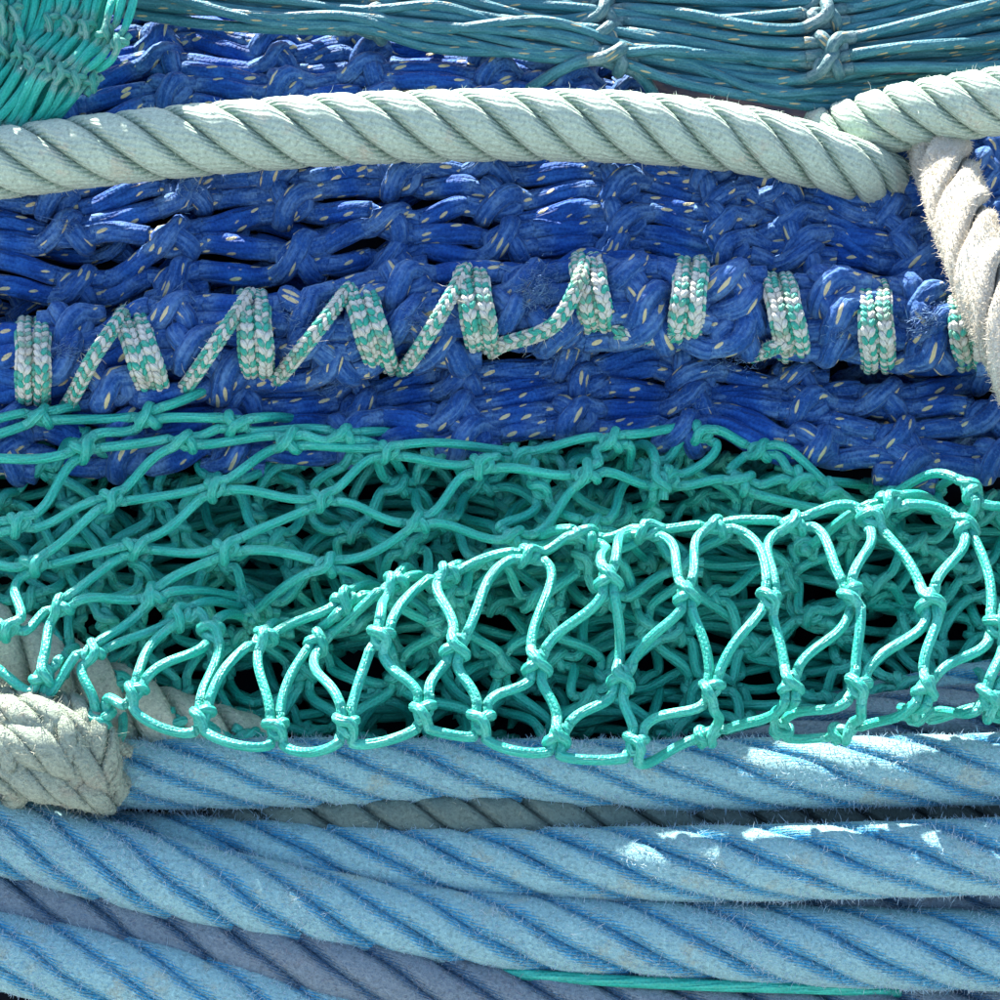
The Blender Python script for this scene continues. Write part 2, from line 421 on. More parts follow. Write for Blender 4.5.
def knot_mesh(name, mat, d, seed, ns=8, r=0.47, lobe=None, stretch=1.0, nA=18, nB=30):
    rs = np.random.default_rng(seed)
    g = Geo()
    for K, n in ((KA, nA), (KB, nB)):
        P = np.array(K, float)
        P[2:-2] += rs.normal(0, 0.07, P[2:-2].shape)
        P[:, 1] *= stretch
        Q = resample(spline(P * d, d * 0.1), n=n)
        rr = np.full(n, r * d)
        tube(g, Q, rr, ns, lobe, 1.0, rs.random() * 200)
    return g.mesh(name, mat)

class Net:
    """knots joined by bars of twine; every knot and every bar is a part"""
    def __init__(self, root, twine, knot, d, kscale=1.0, stretch=1.0, ns=8, lobe=None, nvar=4, swell=0.0, seed=1, seg=14, stub=50.0, tang=0.38, kr=0.47):
        self.root = root; self.base = np.array(root['base']); self.d = d; self.ks = kscale; self.st = stretch
        self.mt = twine; self.ns = ns; self.lobe = lobe; self.swell = swell; self.seg = seg; self.stub = stub; self.tang = tang
        self.rs = np.random.default_rng(seed); self.kr = kr; self.pull = 0.68; self.skip_up = False; self.upright = set()
        self.km = [knot_mesh('knot', M[twine], d * kscale, seed * 10 + i, ns, kr, lobe, stretch) for i in range(nvar)]
        self.K = []; self.E = []
    def knot(self, p, n=(0, 0, 1), s=1.0):
        self.K.append([np.array(p, float), np.array(n, float), s]); return len(self.K) - 1
    def edge(self, a, b, bow=0.0):
        for k in (a, b):
            if sum(1 for e in self.E if k in e[:2]) >= 4: return       # a mesh knot joins four bars
        self.E.append((a, b, bow))
    def build(self, stuff=None, ghosts=True):
        nb = {i: [] for i in range(len(self.K))}
        for e, (a, b, bow) in enumerate(self.E):
            nb[a].append((e, 0, self.K[b][0])); nb[b].append((e, 1, self.K[a][0]))
        ends = {}
        extra = []
        for i, (p, nrm, s) in enumerate(self.K):
            nrm = nrm / np.linalg.norm(nrm)
            L = nb[i]
            D = []
            for (_, _, q) in L:
                v = q - p; v = v - nrm * v.dot(nrm); D.append(v / (np.linalg.norm(v) + 1e-9))
            if not D: continue
            best = None
            m = len(D)
            for mask in range(1 << m):
                P = [k for k in range(m) if mask >> k & 1]; Q = [k for k in range(m) if not mask >> k & 1]
                if len(P) > 2 or len(Q) > 2: continue
                ax = sum((D[k] for k in P), np.zeros(3)) - sum((D[k] for k in Q), np.zeros(3))
                sc = np.linalg.norm(ax) + (0.2 if len(P) == len(Q) else 0)
                if best is None or sc > best[0]: best = (sc, ax, P, Q)
            if best is None: continue
            sc, ax, P, Q = best
            if i in self.upright and m >= 3:            # two bars leave upwards, two downwards
                o = sorted(range(m), key=lambda k: -D[k][1]); P, Q = o[:2], o[2:]
                ax = np.array((0.0, 1.0, 0.0)) + 0.35 * sum((D[k] for k in P), np.zeros(3)) - 0.15 * sum((D[k] for k in Q), np.zeros(3))
                ax = ax - nrm * ax.dot(nrm)
            if self.rs.random() < 0.5: ax, P, Q = -ax, Q, P
            Y = ax / (np.linalg.norm(ax) + 1e-9); Z = nrm; X = np.cross(Y, Z)
            R = np.stack([X, Y, Z], 1)
            tw = Matrix.Rotation(self.rs.normal(0, 0.10), 3, 'Z') @ Matrix.Rotation(self.rs.normal(0, 0.25), 3, 'Y')
            R = R @ np.array(tw)
            ds = self.d * self.ks * s
            for side, G in (('+', P), ('-', Q)):
                sx = [D[k].dot(X) for k in G]
                if len(G) == 2:
                    o = np.argsort(sx); asg = [(G[o[0]], -1), (G[o[1]], 1)]
                elif len(G) == 1: asg = [(G[0], -1 if sx[0] < 0 else 1)]
                else: asg = []
                for k, h in asg:
                    pt = np.array(PORT[(side, h)]) * np.array((1, self.st, 1)) * ds
                    ends[(L[k][0], L[k][1])] = (p + R @ pt, R @ np.array((h * (0.07 if side == '+' else 0.19), 1.0 if side == '+' else -1.0, 0.0)))
                if ghosts:
                    for h in (-1, 1):
                        if h not in [a[1] for a in asg]:
                            pt = np.array(PORT[(side, h)]) * np.array((1, self.st, 1)) * ds
                            yy = Y if side == '+' else -Y
                            q = p + R @ pt
                            if self.skip_up and ((yy[1] > 0.2 and p[1] > 10) or p[1] < -190): continue
                            extra.append((q, yy + 0.15 * h * X, q + yy * self.stub * 1.2 + X * h * self.stub * 0.5 - Z * self.stub * 1.3, s))
            if stuff is None:
                o = bpy.data.objects.new('knot', self.km[self.rs.integers(len(self.km))]); C.objects.link(o)
                o.parent = self.root
                mm = Matrix([list(r) for r in R]).to_4x4()
                o.matrix_local = Matrix.Translation(Vector((p - self.base) * S)) @ mm @ Matrix.Diagonal((s, s, s, 1))
            else:
                for KK, n in ((KA, 10), (KB, 16)):
                    PP = np.array(KK) * np.array((1, self.st, 1)) * ds
                    tube(stuff, resample(PP, n=n) @ R.T + p, 0.47 * ds, 6, None, 1.0, self.rs.random() * 99)
        jobs = []
        for e, (a, b, bow) in enumerate(self.E):
            if (e, 0) in ends and (e, 1) in ends:
                jobs.append((*ends[(e, 0)], *ends[(e, 1)], bow, (self.K[a][2] + self.K[b][2]) / 2))
        anchors = [(e[2], e[3]) for e in extra]
        hidden = Geo() if (extra and stuff is None) else stuff
        nj = len(jobs)
        for (p0, t0, q, s) in extra:
            jobs.append((p0, t0, q, p0 - q, 0.0, s))
        for i, (p, s) in enumerate(anchors):
            dist = sorted((np.linalg.norm(p - q[0]), j) for j, q in enumerate(anchors) if j != i)
            for d_, j in dist[:2]:
                if d_ < 9 * self.d and (i < j or i not in [x[1] for x in sorted((np.linalg.norm(anchors[j][0] - q[0]), k) for k, q in enumerate(anchors) if k != j)[:2]]):
                    q = anchors[j][0]; v = (q - p) / (d_ + 1e-9)
                    jobs.append((p, v + self.rs.normal(0, 0.3, 3), q, -v + self.rs.normal(0, 0.3, 3), 0.0, s))
            a_ = self.rs.normal(0, 1, 3); a_ /= np.linalg.norm(a_); b_ = np.cross(a_, self.rs.normal(0, 1, 3)); b_ /= np.linalg.norm(b_)
            RR = np.stack([a_, b_, np.cross(a_, b_)], 1)
            for KK, n in ((KA, 10), (KB, 16)):
                PP = np.array(KK) * 0.85 * np.array((1, 0.8, 1)) * self.d * self.ks * s
                tube(hidden, resample(PP, n=n) @ RR.T + p, 0.47 * self.d * self.ks * s, 6, None, 1.0, self.rs.random() * 99)
        for ji, (p0, t0, p3, t3, bow, s) in enumerate(jobs):
            L = np.linalg.norm(p3 - p0)
            t0 = t0 / np.linalg.norm(t0); t3 = t3 / (np.linalg.norm(t3) + 1e-9)
            dd = (p3 - p0) / (L + 1e-9)
            t0 = t0 * self.pull + dd * (1 - self.pull); t3 = t3 * self.pull - dd * (1 - self.pull)
            p0 = p0 - t0 * self.d * 0.25; p3 = p3 - (t3 * self.d * 0.25 if bow != 99 else 0)
            c1 = p0 + t0 * L * self.tang; c2 = p3 + t3 * L * self.tang
            mid = self.rs.normal(0, 1, 3) * np.array((1, 1, 0.6)) * min(3.0 + L * 0.015, 7) * 0.6 + np.array((0, -bow, 0))
            c1 = c1 + mid; c2 = c2 + mid
            t = np.linspace(0, 1, self.seg)[:, None]
            Pp = (1 - t) ** 3 * p0 + 3 * (1 - t) ** 2 * t * c1 + 3 * (1 - t) * t ** 2 * c2 + t ** 3 * p3
            r = self.d * 0.5 * s * (1 + self.swell * np.sin(np.pi * t[:, 0]) * self.rs.uniform(0.6, 1.2)) * (0.94 if self.swell else 1.0)
            back = ji >= nj and stuff is None
            g = stuff if stuff is not None else (hidden if back else Geo())
            sL = L * t[:, 0]; ta = np.exp(-(sL / (self.d * 0.9)) ** 2) + np.exp(-((L - sL) / (self.d * 0.9)) ** 2)
            kr_ = self.kr * self.d * self.ks * s
            r = r * (1 - ta.clip(0, 1)) + kr_ * ta.clip(0, 1)
            tube(g, Pp, r, self.ns if stuff is None else 6, self.lobe, ta.clip(0, 1) * 0.9, self.rs.random() * 500)
            if stuff is None and not back: part('twine', g, M[self.mt], self.root)
        if extra and stuff is None: part('back_folds', hidden, M[self.mt], self.root, kind='stuff')

def interp(x, xs, ys): return float(np.interp(x, xs, ys))

# ------------------------------------------------------------------ setting: quay and a heap backing painted dark for the shade in its gaps
def grid_obj(name, fn, nu, nv, mat, kind, label=None, cat=None):
    uu, vv = np.meshgrid(np.linspace(0, 1, nu), np.linspace(0, 1, nv))
    V = np.array([fn(a, b) for a, b in zip(uu.ravel(), vv.ravel())])
    i = np.arange(nv - 1)[:, None]; j = np.arange(nu - 1)[None]
    F = np.stack([i * nu + j, i * nu + j + 1, (i + 1) * nu + j + 1, (i + 1) * nu + j], -1).reshape(-1, 4)
    g = Geo(); g.add(V, F)
    o = bpy.data.objects.new(name, g.mesh(name, mat)); C.objects.link(o); o.rotation_euler = ROT
    o['kind'] = kind
    if label: o['label'] = label
    if cat: o['category'] = cat
    return o

qm = bpy.data.meshes.new('quay')
qm.from_pydata([(-30, -30, -0.52), (30, -30, -0.52), (30, 30, -0.52), (-30, 30, -0.52)], [], [(0, 1, 2, 3)])
qm.materials.append(M['quay']); qo = bpy.data.objects.new('ground', qm); C.objects.link(qo); qo['kind'] = 'structure'
qo['label'] = 'grey concrete quay under the heap'

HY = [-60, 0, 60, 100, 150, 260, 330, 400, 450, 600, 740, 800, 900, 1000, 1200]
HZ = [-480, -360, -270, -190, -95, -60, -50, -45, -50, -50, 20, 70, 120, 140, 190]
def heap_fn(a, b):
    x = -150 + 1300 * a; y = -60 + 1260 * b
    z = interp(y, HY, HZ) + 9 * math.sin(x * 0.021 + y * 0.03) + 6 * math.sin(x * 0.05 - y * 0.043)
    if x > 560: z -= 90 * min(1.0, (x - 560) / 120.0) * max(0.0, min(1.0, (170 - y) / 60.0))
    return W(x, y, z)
grid_obj('heap_shade_backing', heap_fn, 90, 90, M['heap'], 'structure', 'backing inside the net heap, painted near-black for the shade in its gaps', None)

# ------------------------------------------------------------------ blue net
BY = [-40, 0, 60, 100, 150, 200, 260, 330, 375, 420, 480, 520]
BZ = [-300, -230, -140, -92, -54, -34, -14, -12, -14, 22, 50, 50]
def zb(y): return interp(y, BY, BZ)
blue = thing('fishing_net', 'heavy royal blue net of thick knotted twine with yellow flecks, bunched in rows', 'net', W(500, 490, 0))
bn = Net(blue, 'blue_twine', 'blue_knot', 20.0, 0.92, 1.02, 12, (3, 0.05, 0.045), 6, 0.24, 3, 18, 60.0, 0.36, 0.56)
cols = [
    [(-60, 30), (-60, 60), (-55, 95), (-50, 130), (-48, 165), (-45, 205), (-40, 250), (-36, 296)],
    [(50, 22), (52, 45), (55, 70), (55, 100), (54, 150), (54, 197), (70, 234), (80, 287)],
    [(161, 16), (163, 38), (166, 66), (169, 96), (178, 146), (189, 193), (176, 240), (178, 284)],
    [(269, 31), (272, 47), (281, 66), (284, 90), (280, 125), (274, 168), (290, 203), (301, 259)],
    [(359, 40), (368, 56), (368, 76), (380, 105), (390, 140), (398, 178), (393, 224), (398, 262)],
    [(483, 50), (486, 62), (493, 79), (490, 105), (490, 135), (492, 167), (497, 204), (507, 243)],
    [(567, 70), (570, 86), (590, 110), (600, 140), (605, 163), (616, 187), (621, 221), (616, 252)],
    [(680, 90), (685, 110), (690, 130), (700, 150), (708, 172), (716, 196), (721, 224), (726, 251)],
    [(770, 110), (772, 130), (775, 152), (778, 172), (784, 192), (790, 219), (799, 242), (806, 262)],
    [(870, 120), (872, 145), (874, 168), (876, 190), (886, 212), (898, 236), (907, 258), (917, 281)],
    [(975, 130), (978, 150), (980, 170), (982, 192), (986, 214), (990, 236), (996, 258), (1000, 282)],
    [(1080, 130), (1080, 150), (1080, 172), (1080, 196), (1080, 220), (1080, 244), (1080, 268), (1080, 290)],
]
cols = [[(c[0][0] - 6, c[0][1] - 40), (c[0][0] - 3, c[0][1] - 20)] + c for c in cols]
def add_cols(net, cols, zf, kz=0.0, par0=0):
    prev = None
    for ci, col in enumerate(cols):
        ids = []
        for (x, y) in col:
            if x > 640 and y < 148: ids.append(None); continue
            z = zf(x, y) + net.rs.normal(0, 4)
            dz = (zf(x, y + 8) - zf(x, y - 8)) / 16.0
            nrm = np.array((net.rs.normal(0, 0.12), -(-dz) * 0.8, 1.0)); nrm[1] = dz * 0.8 if False else 0.8 * max(0, dz)
            ids.append(net.knot(W(x, y, z), nrm, net.rs.uniform(0.94, 1.1)))
        if prev is not None:
            par = (ci + par0) % 2
            for j in range(len(prev)):
                if prev[j] is None: continue
                if j < len(ids) and ids[j] is not None: net.edge(prev[j], ids[j])
                k = j + (1 if par else -1)
                if 0 <= k < len(ids) and ids[k] is not None: net.edge(prev[j], ids[k])
        prev = ids
add_cols(bn, cols, lambda x, y: zb(y) - (50 if x > 640 and y < 145 else 0))
low = [
    [(-90, 395), (-90, 425), (-90, 455)],
    [(8, 392), (14, 425), (10, 458)],
    [(118, 396), (130, 428), (125, 456)],
    [(246, 404), (240, 434), (236, 458)],
    [(350, 384), (363, 411), (352, 438)],
    [(465, 381), (461, 416), (466, 440)],
    [(566, 358), (583, 386), (572, 420)],
    [(690, 371), (695, 405), (684, 434)],
    [(800, 382), (805, 409), (812, 448)],
    [(885, 401), (900, 440), (905, 470)],
    [(985, 372), (990, 417), (995, 462)],
    [(1090, 375), (1090, 420), (1090, 470)],
]
add_cols(bn, low, lambda x, y: zb(y) + 14, par0=1)
RX = [-60, 30, 140, 257, 370, 478, 590, 690, 787, 878, 965, 1060]
RYc = [372, 363, 355, 337, 329, 310, 295, 303, 317, 326, 331, 335]
def ry(x): return interp(x, RX, RYc)
roll = [
    [(-60, 350), (-60, 385)],
    [(70, 328), (66, 358), (112, 388)],
    [(178, 316), (190, 348), (224, 374)],
    [(304, 311), (318, 338), (338, 363)],
    [(402, 287), (412, 322), (446, 349)],
    [(527, 284), (512, 312), (552, 330)],
    [(630, 278), (642, 304), (650, 326)],
    [(730, 286), (745, 310), (736, 335)],
    [(830, 295), (838, 318), (836, 342)],
    [(918, 300), (930, 322), (932, 348)],
    [(1010, 305), (1015, 330), (1015, 355)],
]
ks0 = len(bn.K)
add_cols(bn, roll, lambda x, y: 14 + 36 * math.sqrt(max(0.0, 1 - ((y - ry(x)) / 46.0) ** 2)))
for k in bn.K[ks0:]: k[2] *= 1.12
bn.build(ghosts=False)
# a second, deeper fold of the same net seen in the gaps
g = Geo()
ub = Net(blue, 'blue_twine', 'blue_knot', 19.0, 0.86, 1.1, 6, None, 1, 0.15, 17, 12, 60.0, 0.36)
mids = []
for a, b in zip(cols[:-1], cols[1:]):
    m_ = []
    for p, q in zip(a, b):
        m_.append(((p[0] + q[0]) / 2, (p[1] + q[1]) / 2 + 12))
    m_ += [(m_[-1][0], m_[-1][1] + 28), (m_[-1][0], m_[-1][1] + 55), (m_[-1][0], m_[-1][1] + 85), (m_[-1][0], m_[-1][1] + 118), (m_[-1][0], m_[-1][1] + 150)]
    mids.append(m_)
add_cols(ub, mids, lambda x, y: zb(min(y, 400)) - 38)
ub.build(stuff=g, ghosts=False)
part('inner_folds', g, M['blue_twine'], blue, kind='stuff')
# bulk of the rolled edge: thick bars running along the roll
for k in range(9):
    an = k / 9 * 2 * math.pi
    pts = []
    for x in np.arange(-80, 1081, 45):
        a2 = an + 0.006 * x + 0.35 * math.sin(x * 0.03 + k * 1.7)
        rr = 25 + 6 * math.sin(x * 0.05 + k * 2.3)
        pts.append(W(x, ry(x) - rr * 1.15 * math.sin(a2), 4 + rr * 1.1 * math.cos(a2)))
    g = Geo(); P = spline(pts, 5)
    s = np.arange(len(P)) * 5
    tube(g, P, 11.5 + 2.5 * np.sin(s * 0.045 + k * 2), 12, (3, 0.12, 0.05), 0, k * 77.0)
    part('twine', g, M['blue_twine'], blue)
# frayed tufts on the roll
g = Geo(); rs = np.random.default_rng(5)
for (x, y, n, rad) in ((178, 312, 260, 20), (304, 314, 300, 22), (335, 372, 260, 20), (66, 352, 120, 14), (412, 318, 80, 12), (535, 290, 340, 26), (548, 338, 300, 24), (736, 350, 260, 22), (838, 330, 60, 14), (930, 322, 300, 24), (66, 226, 60, 16), (190, 190, 80, 18), (695, 405, 80, 16), (900, 440, 80, 16)):
    q = rs.normal(0, rad * 0.5, (n, 2))
    zz = 20 + 38 * math.sqrt(max(0.0, 1 - ((y - ry(x)) / 44.0) ** 2)) if 280 < y < 375 else zb(y) + 8
    p = np.array([W(x + a, y + b, zz + 17 - 0.02 * (a * a + b * b)) for a, b in q])
    fibres(g, p, np.tile((0, 0.1, 1.0), (n, 1)), np.tile((1.0, 0.3, 0), (n, 1)), 8, 0.4, rs, 1.2, 1.0)
part('loose_fibres', g, M['net_fuzz'], blue, kind='stuff')

# ------------------------------------------------------------------ lacing cord round the rolled edge
lace = thing('lacing_cord', 'green and white braided cord lashed in spaced wraps round the rolled blue net', 'cord', W(500, 400, 20))
def stitch_template(nu=6, nv=4):
    V = []; 
    for i in range(nv + 1):
        t = i / nv; x = -math.cos(t * math.pi); r = math.sin(t * math.pi) ** 0.7 if 0 < t < 1 else 0.02
        for j in range(nu):
            a = j / nu * 2 * math.pi
            V.append((x, r * math.cos(a), r * math.sin(a)))
    V = np.array(V)
    F = grid_faces(nv + 1, nu); U = grid_uv(np.linspace(0, 1, nv + 1), nu)
    return V, F, U
ST_V, ST_F, ST_U = stitch_template()
def braid(geo, P, r, rs, ncol=6, pitch=6.6, flip=0.12, ph=0):
    P = resample(P, 1.0)
    T, N, B = frames(P)
    tube(geo, P[::4], r * 0.72, 8, None, 0.0)
    tot = len(P) - 1
    for c in range(ncol):
        an = (c + 0.5) / ncol * 2 * math.pi
        sg = 1 if c % 2 else -1
        s = rs.uniform(0, 1) * 0.3 + (pitch * 0.5 if (c // 2) % 2 else 0)
        k = 0
        while s < tot:
            i = int(s)
            rad = math.cos(an) * N[i] + math.sin(an) * B[i]
            tan = -math.sin(an) * N[i] + math.cos(an) * B[i]
            d = T[i] + sg * 0.55 * tan; d /= np.linalg.norm(d)
            sd_ = np.cross(rad, d)
            R = np.stack([d * pitch * 0.80, sd_ * r * 0.34, rad * r * 0.34], 1)
            green = (k + (c // 2) + ph) % 2
            if rs.random() < flip: green = 1 - green
            geo.add(ST_V @ R.T + P[i] + rad * r * 0.72, ST_F, ST_U, float(green))
            s += pitch * rs.uniform(0.94, 1.06); k += 1
rs = np.random.default_rng(11)
def roll_pt(x, y, out):
    yc = ry(x); q = np.clip((y - yc) / 46.0, -1, 1)
    return W(x, y, 20 + (50 + out) * math.sqrt(max(0.0, 1 - q * q)))
def wrap(x0, y0, x1, y1, n, name='cord_wrap'):
    g = Geo()
    for i in range(n):
        off = (i - (n - 1) / 2) * 16.6
        pts = []
        ym = (y0 + y1) / 2; h = (y1 - y0) / 2
        for a in np.linspace(-125, 125, 13):
            t = (math.sin(math.radians(a)) + 1) / 2
            x = x0 + (x1 - x0) * t + off * (1 + 0.08 * math.sin(a))
            zz = 12 + (67 + rs.normal(0, 0.6)) * math.cos(math.radians(a))
            pts.append(W(x, ym + (h + 1.5) * math.sin(math.radians(a)), zz))
        braid(g, spline(pts, 2), 9.6, rs, ph=i)
    part(name, g, M['cord'], lace)
fray = []
def run(pts, name='cord_run'):
    g = Geo()
    P = spline([roll_pt(x, y, o) for x, y, o in pts], 2)
    braid(g, P, 7.8, rs)
    fray.append(P)
    part(name, g, M['cord'], lace)
for a in ((33, 326, 33, 402), (130, 318, 156, 394), (252, 299, 258, 375), (358, 290, 382, 365), (470, 272, 483, 347), (586, 262, 598, 328), (692, 266, 684, 341), (778, 282, 795, 353), (873, 289, 879, 364), (962, 300, 972, 362)):
    wrap(*a, 2)
run([(62, 412, 8), (72, 398, 14), (95, 355, 22), (118, 322, 16), (126, 312, 6)])
run([(176, 394, 4), (188, 384, 14), (215, 345, 22), (243, 304, 16), (250, 294, 6)])
run([(270, 384, 4), (282, 374, 14), (315, 333, 22), (343, 296, 16), (352, 286, 6)])
run([(400, 370, 4), (410, 362, 14), (436, 322, 22), (460, 280, 16), (468, 268, 6)])
run([(490, 352, 4), (504, 344, 14), (540, 333, 20), (560, 318, 22), (578, 284, 20), (584, 262, 6)])
run([(616, 332, 6), (640, 336, 16), (664, 338, 14), (680, 330, 10)])
run([(750, 356, 6), (768, 350, 14), (785, 342, 12)])
g = Geo()
for P in fray:
    T, N, B = frames(P); n = 110
    i = np.clip(rs.normal(len(P) * rs.choice([0.3, 0.5, 0.7]), len(P) * 0.2, n), 1, len(P) - 2).astype(int)
    an = rs.random(n) * 6.28
    nn = np.cos(an)[:, None] * N[i] + np.sin(an)[:, None] * B[i]
    fibres(g, P[i] + nn * 7.0, nn, T[i], 5.0, 0.34, rs, 1.6, 1.2)
part('loose_fibres', g, M['cream_fuzz'], lace, kind='stuff')

# ------------------------------------------------------------------ green net in the middle
GT = thing('fishing_net', 'turquoise green knotted net folded open across the middle, above the blue ropes', 'net', W(500, 745, 100))
gn = Net(GT, 'green_twine', 'green_knot', 9.2, 1.1, 1.0, 10, None, 6, 0.0, 21, 18, 45.0, 0.40)
gn.pull = 0.64; gn.skip_up = True
G = {}
def gk(x, y, z, n=None, s=1.0):
    G[(x, y)] = gn.knot(W(x, y, z), n if n is not None else (gn.rs.normal(0, 0.2), 0.15 + gn.rs.normal(0, 0.2), 1.0), s * gn.rs.uniform(0.94, 1.06))
def ge(*prs):
    for a, b in prs: gn.edge(G[a], G[b])
def zu(y): return interp(y, [410, 450, 500, 550, 600, 640, 680, 720, 760], [66, 84, 104, 122, 138, 146, 150, 150, 140])
upper = [(41,417),(83,450),(148,418),(185,442),(290,441),(111,500),(215,489),(322,500),(18,524),(135,548),(226,550),(327,565),(35,565),(61,607),(153,596),(7,629),(44,677),(92,652),(102,718),
         (388,452),(482,466),(519,456),(587,474),(612,441),(540,487),(418,523),(514,537),(649,469),(666,480),(593,525),(-60,430),(-70,480),(-60,545),(-50,600),(-40,660),
         (700,470),(742,482),(760,450),(800,480),(700,434),(830,492),(235,424),(345,436)]
LL = {(44,677): 38, (102,718): 44, (92,652): 30, (61,607): 20, (7,629): 26, (-40,660): 30}
for (x, y) in upper: gk(x, y, zu(y) + LL.get((x, y), 0) - (0 if x < 640 else 22) - (14 if (x, y) in ((519,456),(540,487),(593,525),(649,469)) else 0))
crest = [(181,618,160),(211,633,172),(263,639,186),(318,642,190),(345,602,176),(393,585,178),(446,574,180),(528,556,182),(587,537,170),(647,532,178),(716,527,184),(793,524,186),(870,520,186),(888,504,168),(965,528,186),(970,492,168),(1045,520,185)]
for x, y, z in crest: gk(x, y, z - 16, (gn.rs.normal(0, 0.15), 0.75, 0.65))
sec = [(135,692,184),(202,716,196),(276,729,202),(381,637,202),(456,648,206),(608,579,200),(537,665,210),(622,679,212),(686,595,206),(769,599,208),(851,595,208),(930,602,208),(996,626,206),(1070,610,205)]
for x, y, z in sec: gk(x, y, z + 28, (gn.rs.normal(0, 0.2), 0.5, 0.9))
third = [(346,725,208),(423,712,208),(481,721,208),(559,737,206),(635,744,204),(711,690,208),(791,684,208),(858,686,208),(926,688,208),(989,697,205)]
for x, y, z in third: gk(x, y, z + 62, (gn.rs.normal(0, 0.2), 0.3, 0.95))
for x, y, z in ((68,656,112),(118,692,116),(175,722,120),(248,738,122)): gk(x, y, z)
gn.upright = {G[(x, y)] for x, y, z in sec + third}
for p_ in ((44,677),(102,718),(118,692),(175,722)): gn.upright.add(G[p_])
bot = [(709,735,196),(781,728,192),(844,732,190),(917,714,186),(1000,712,180)]
for x, y, z in bot: gk(x, y, z + 30, (0, -0.7, 0.7), 0.95)
ge(((83,450),(148,418)),((83,450),(185,442)),((83,450),(18,524)),((185,442),(111,500)),((185,442),(290,441)),((111,500),(215,489)),((111,500),(35,565)),((111,500),(18,524)),
   ((215,489),(290,441)),((215,489),(135,548)),((215,489),(322,500)),((135,548),(35,565)),((135,548),(61,607)),((135,548),(226,550)),((226,550),(322,500)),((226,550),(327,565)),((226,550),(153,596)),
   ((153,596),(61,607)),((153,596),(92,652)),((61,607),(7,629)),((61,607),(44,677)),((35,565),(7,629)),((92,652),(181,618)),((92,652),(102,718)),((92,652),(44,677)),
   ((290,441),(388,452)),((322,500),(388,452)),((388,452),(482,466)),((322,500),(418,523)),((418,523),(482,466)),((482,466),(587,474)),((418,523),(514,537)),((514,537),(587,474)),((418,523),(327,565)),
   ((519,456),(612,441)),((587,474),(612,441)),((587,474),(666,480)),((540,487),(519,456)),((514,537),(540,487)),((593,525),(649,469)),((593,525),(514,537)),((649,469),(612,441)),((649,469),(700,434)),((666,480),(742,482)),
   ((-60,430),(41,417)),((-70,480),(83,450)),((-70,480),(18,524)),((-60,545),(18,524)),((-60,545),(35,565)),((41,417),(148,418)),((-50,600),(7,629)),((7,629),(-40,660)),((44,677),(-40,660)),((41,417),(-70,480)),
   ((700,434),(760,450)),((666,480),(700,434)),((742,482),(760,450)),((742,482),(830,492)),((388,452),(519,456)),((482,466),(519,456)),((612,441),(700,434)),((760,450),(830,492)),((800,480),(742,482)),((800,480),(830,492)),((649,469),(666,480)),((593,525),(540,487)),((700,470),(742,482)),((800,480),(760,450)),((148,418),(235,424)),((185,442),(235,424)),((235,424),(345,436)),((290,441),(345,436)),((345,436),(482,466)))
ge(((181,618),(135,692)),((181,618),(211,633)),((211,633),(135,692)),((211,633),(202,716)),((135,692),(102,718)),((135,692),(202,716)),((263,639),(202,716)),((263,639),(276,729)),((318,642),(276,729)),((318,642),(346,725)),
   ((202,716),(276,729)),((276,729),(346,725)),((346,725),(423,712)),
   ((263,639),(345,602)),((318,642),(345,602)),((318,642),(393,585)),((393,585),(381,637)),((446,574),(381,637)),((446,574),(456,648)),((528,556),(446,574)),((528,556),(456,648)),((528,556),(537,665)),((587,537),(528,556)),((587,537),(608,579)),
   ((608,579),(537,665)),((608,579),(622,679)),((647,532),(608,579)),((647,532),(686,595)),((716,527),(686,595)),((716,527),(769,599)),((793,524),(769,599)),((793,524),(851,595)),((647,532),(716,527)),((716,527),(793,524)),((793,524),(870,520)),((587,537),(647,532)),
   ((870,520),(851,595)),((870,520),(930,602)),((870,520),(888,504)),((888,504),(965,528)),((965,528),(930,602)),((965,528),(996,626)),((965,528),(970,492)),((970,492),(1045,520)),((1045,520),(996,626)),((1045,520),(1070,610)),
   ((381,637),(346,725)),((381,637),(423,712)),((456,648),(423,712)),((456,648),(481,721)),((537,665),(481,721)),((537,665),(559,737)),((622,679),(559,737)),((622,679),(635,744)),((686,595),(622,679)),((686,595),(711,690)),
   ((769,599),(711,690)),((769,599),(791,684)),((851,595),(791,684)),((851,595),(858,686)),((930,602),(858,686)),((930,602),(926,688)),((996,626),(926,688)),((996,626),(989,697)),((1070,610),(989,697)),
   ((423,712),(481,721)),((481,721),(559,737)),((711,690),(635,744)),((711,690),(709,735)),((791,684),(709,735)),((791,684),(781,728)),((858,686),(781,728)),((858,686),(844,732)),
   ((44,677),(68,656)),((44,677),(102,718)),((102,718),(118,692)),((102,718),(135,692)),((68,656),(118,692)),((118,692),(175,722)),((175,722),(248,738)),((926,688),(844,732)),((926,688),(917,714)),((989,697),(917,714)),((989,697),(1000,712)),((559,737),(635,744)),((709,735),(635,744)),((781,728),(844,732)),((917,714),(1000,712)))
low_ids = {G[(x, y)] for x, y, z in third} | {G[p_] for p_ in ((135,692),(202,716),(276,729))}
gn.E = [(a, b, -7.0 if a in low_ids and b in low_ids else w_) for a, b, w_ in gn.E]
gn.build()
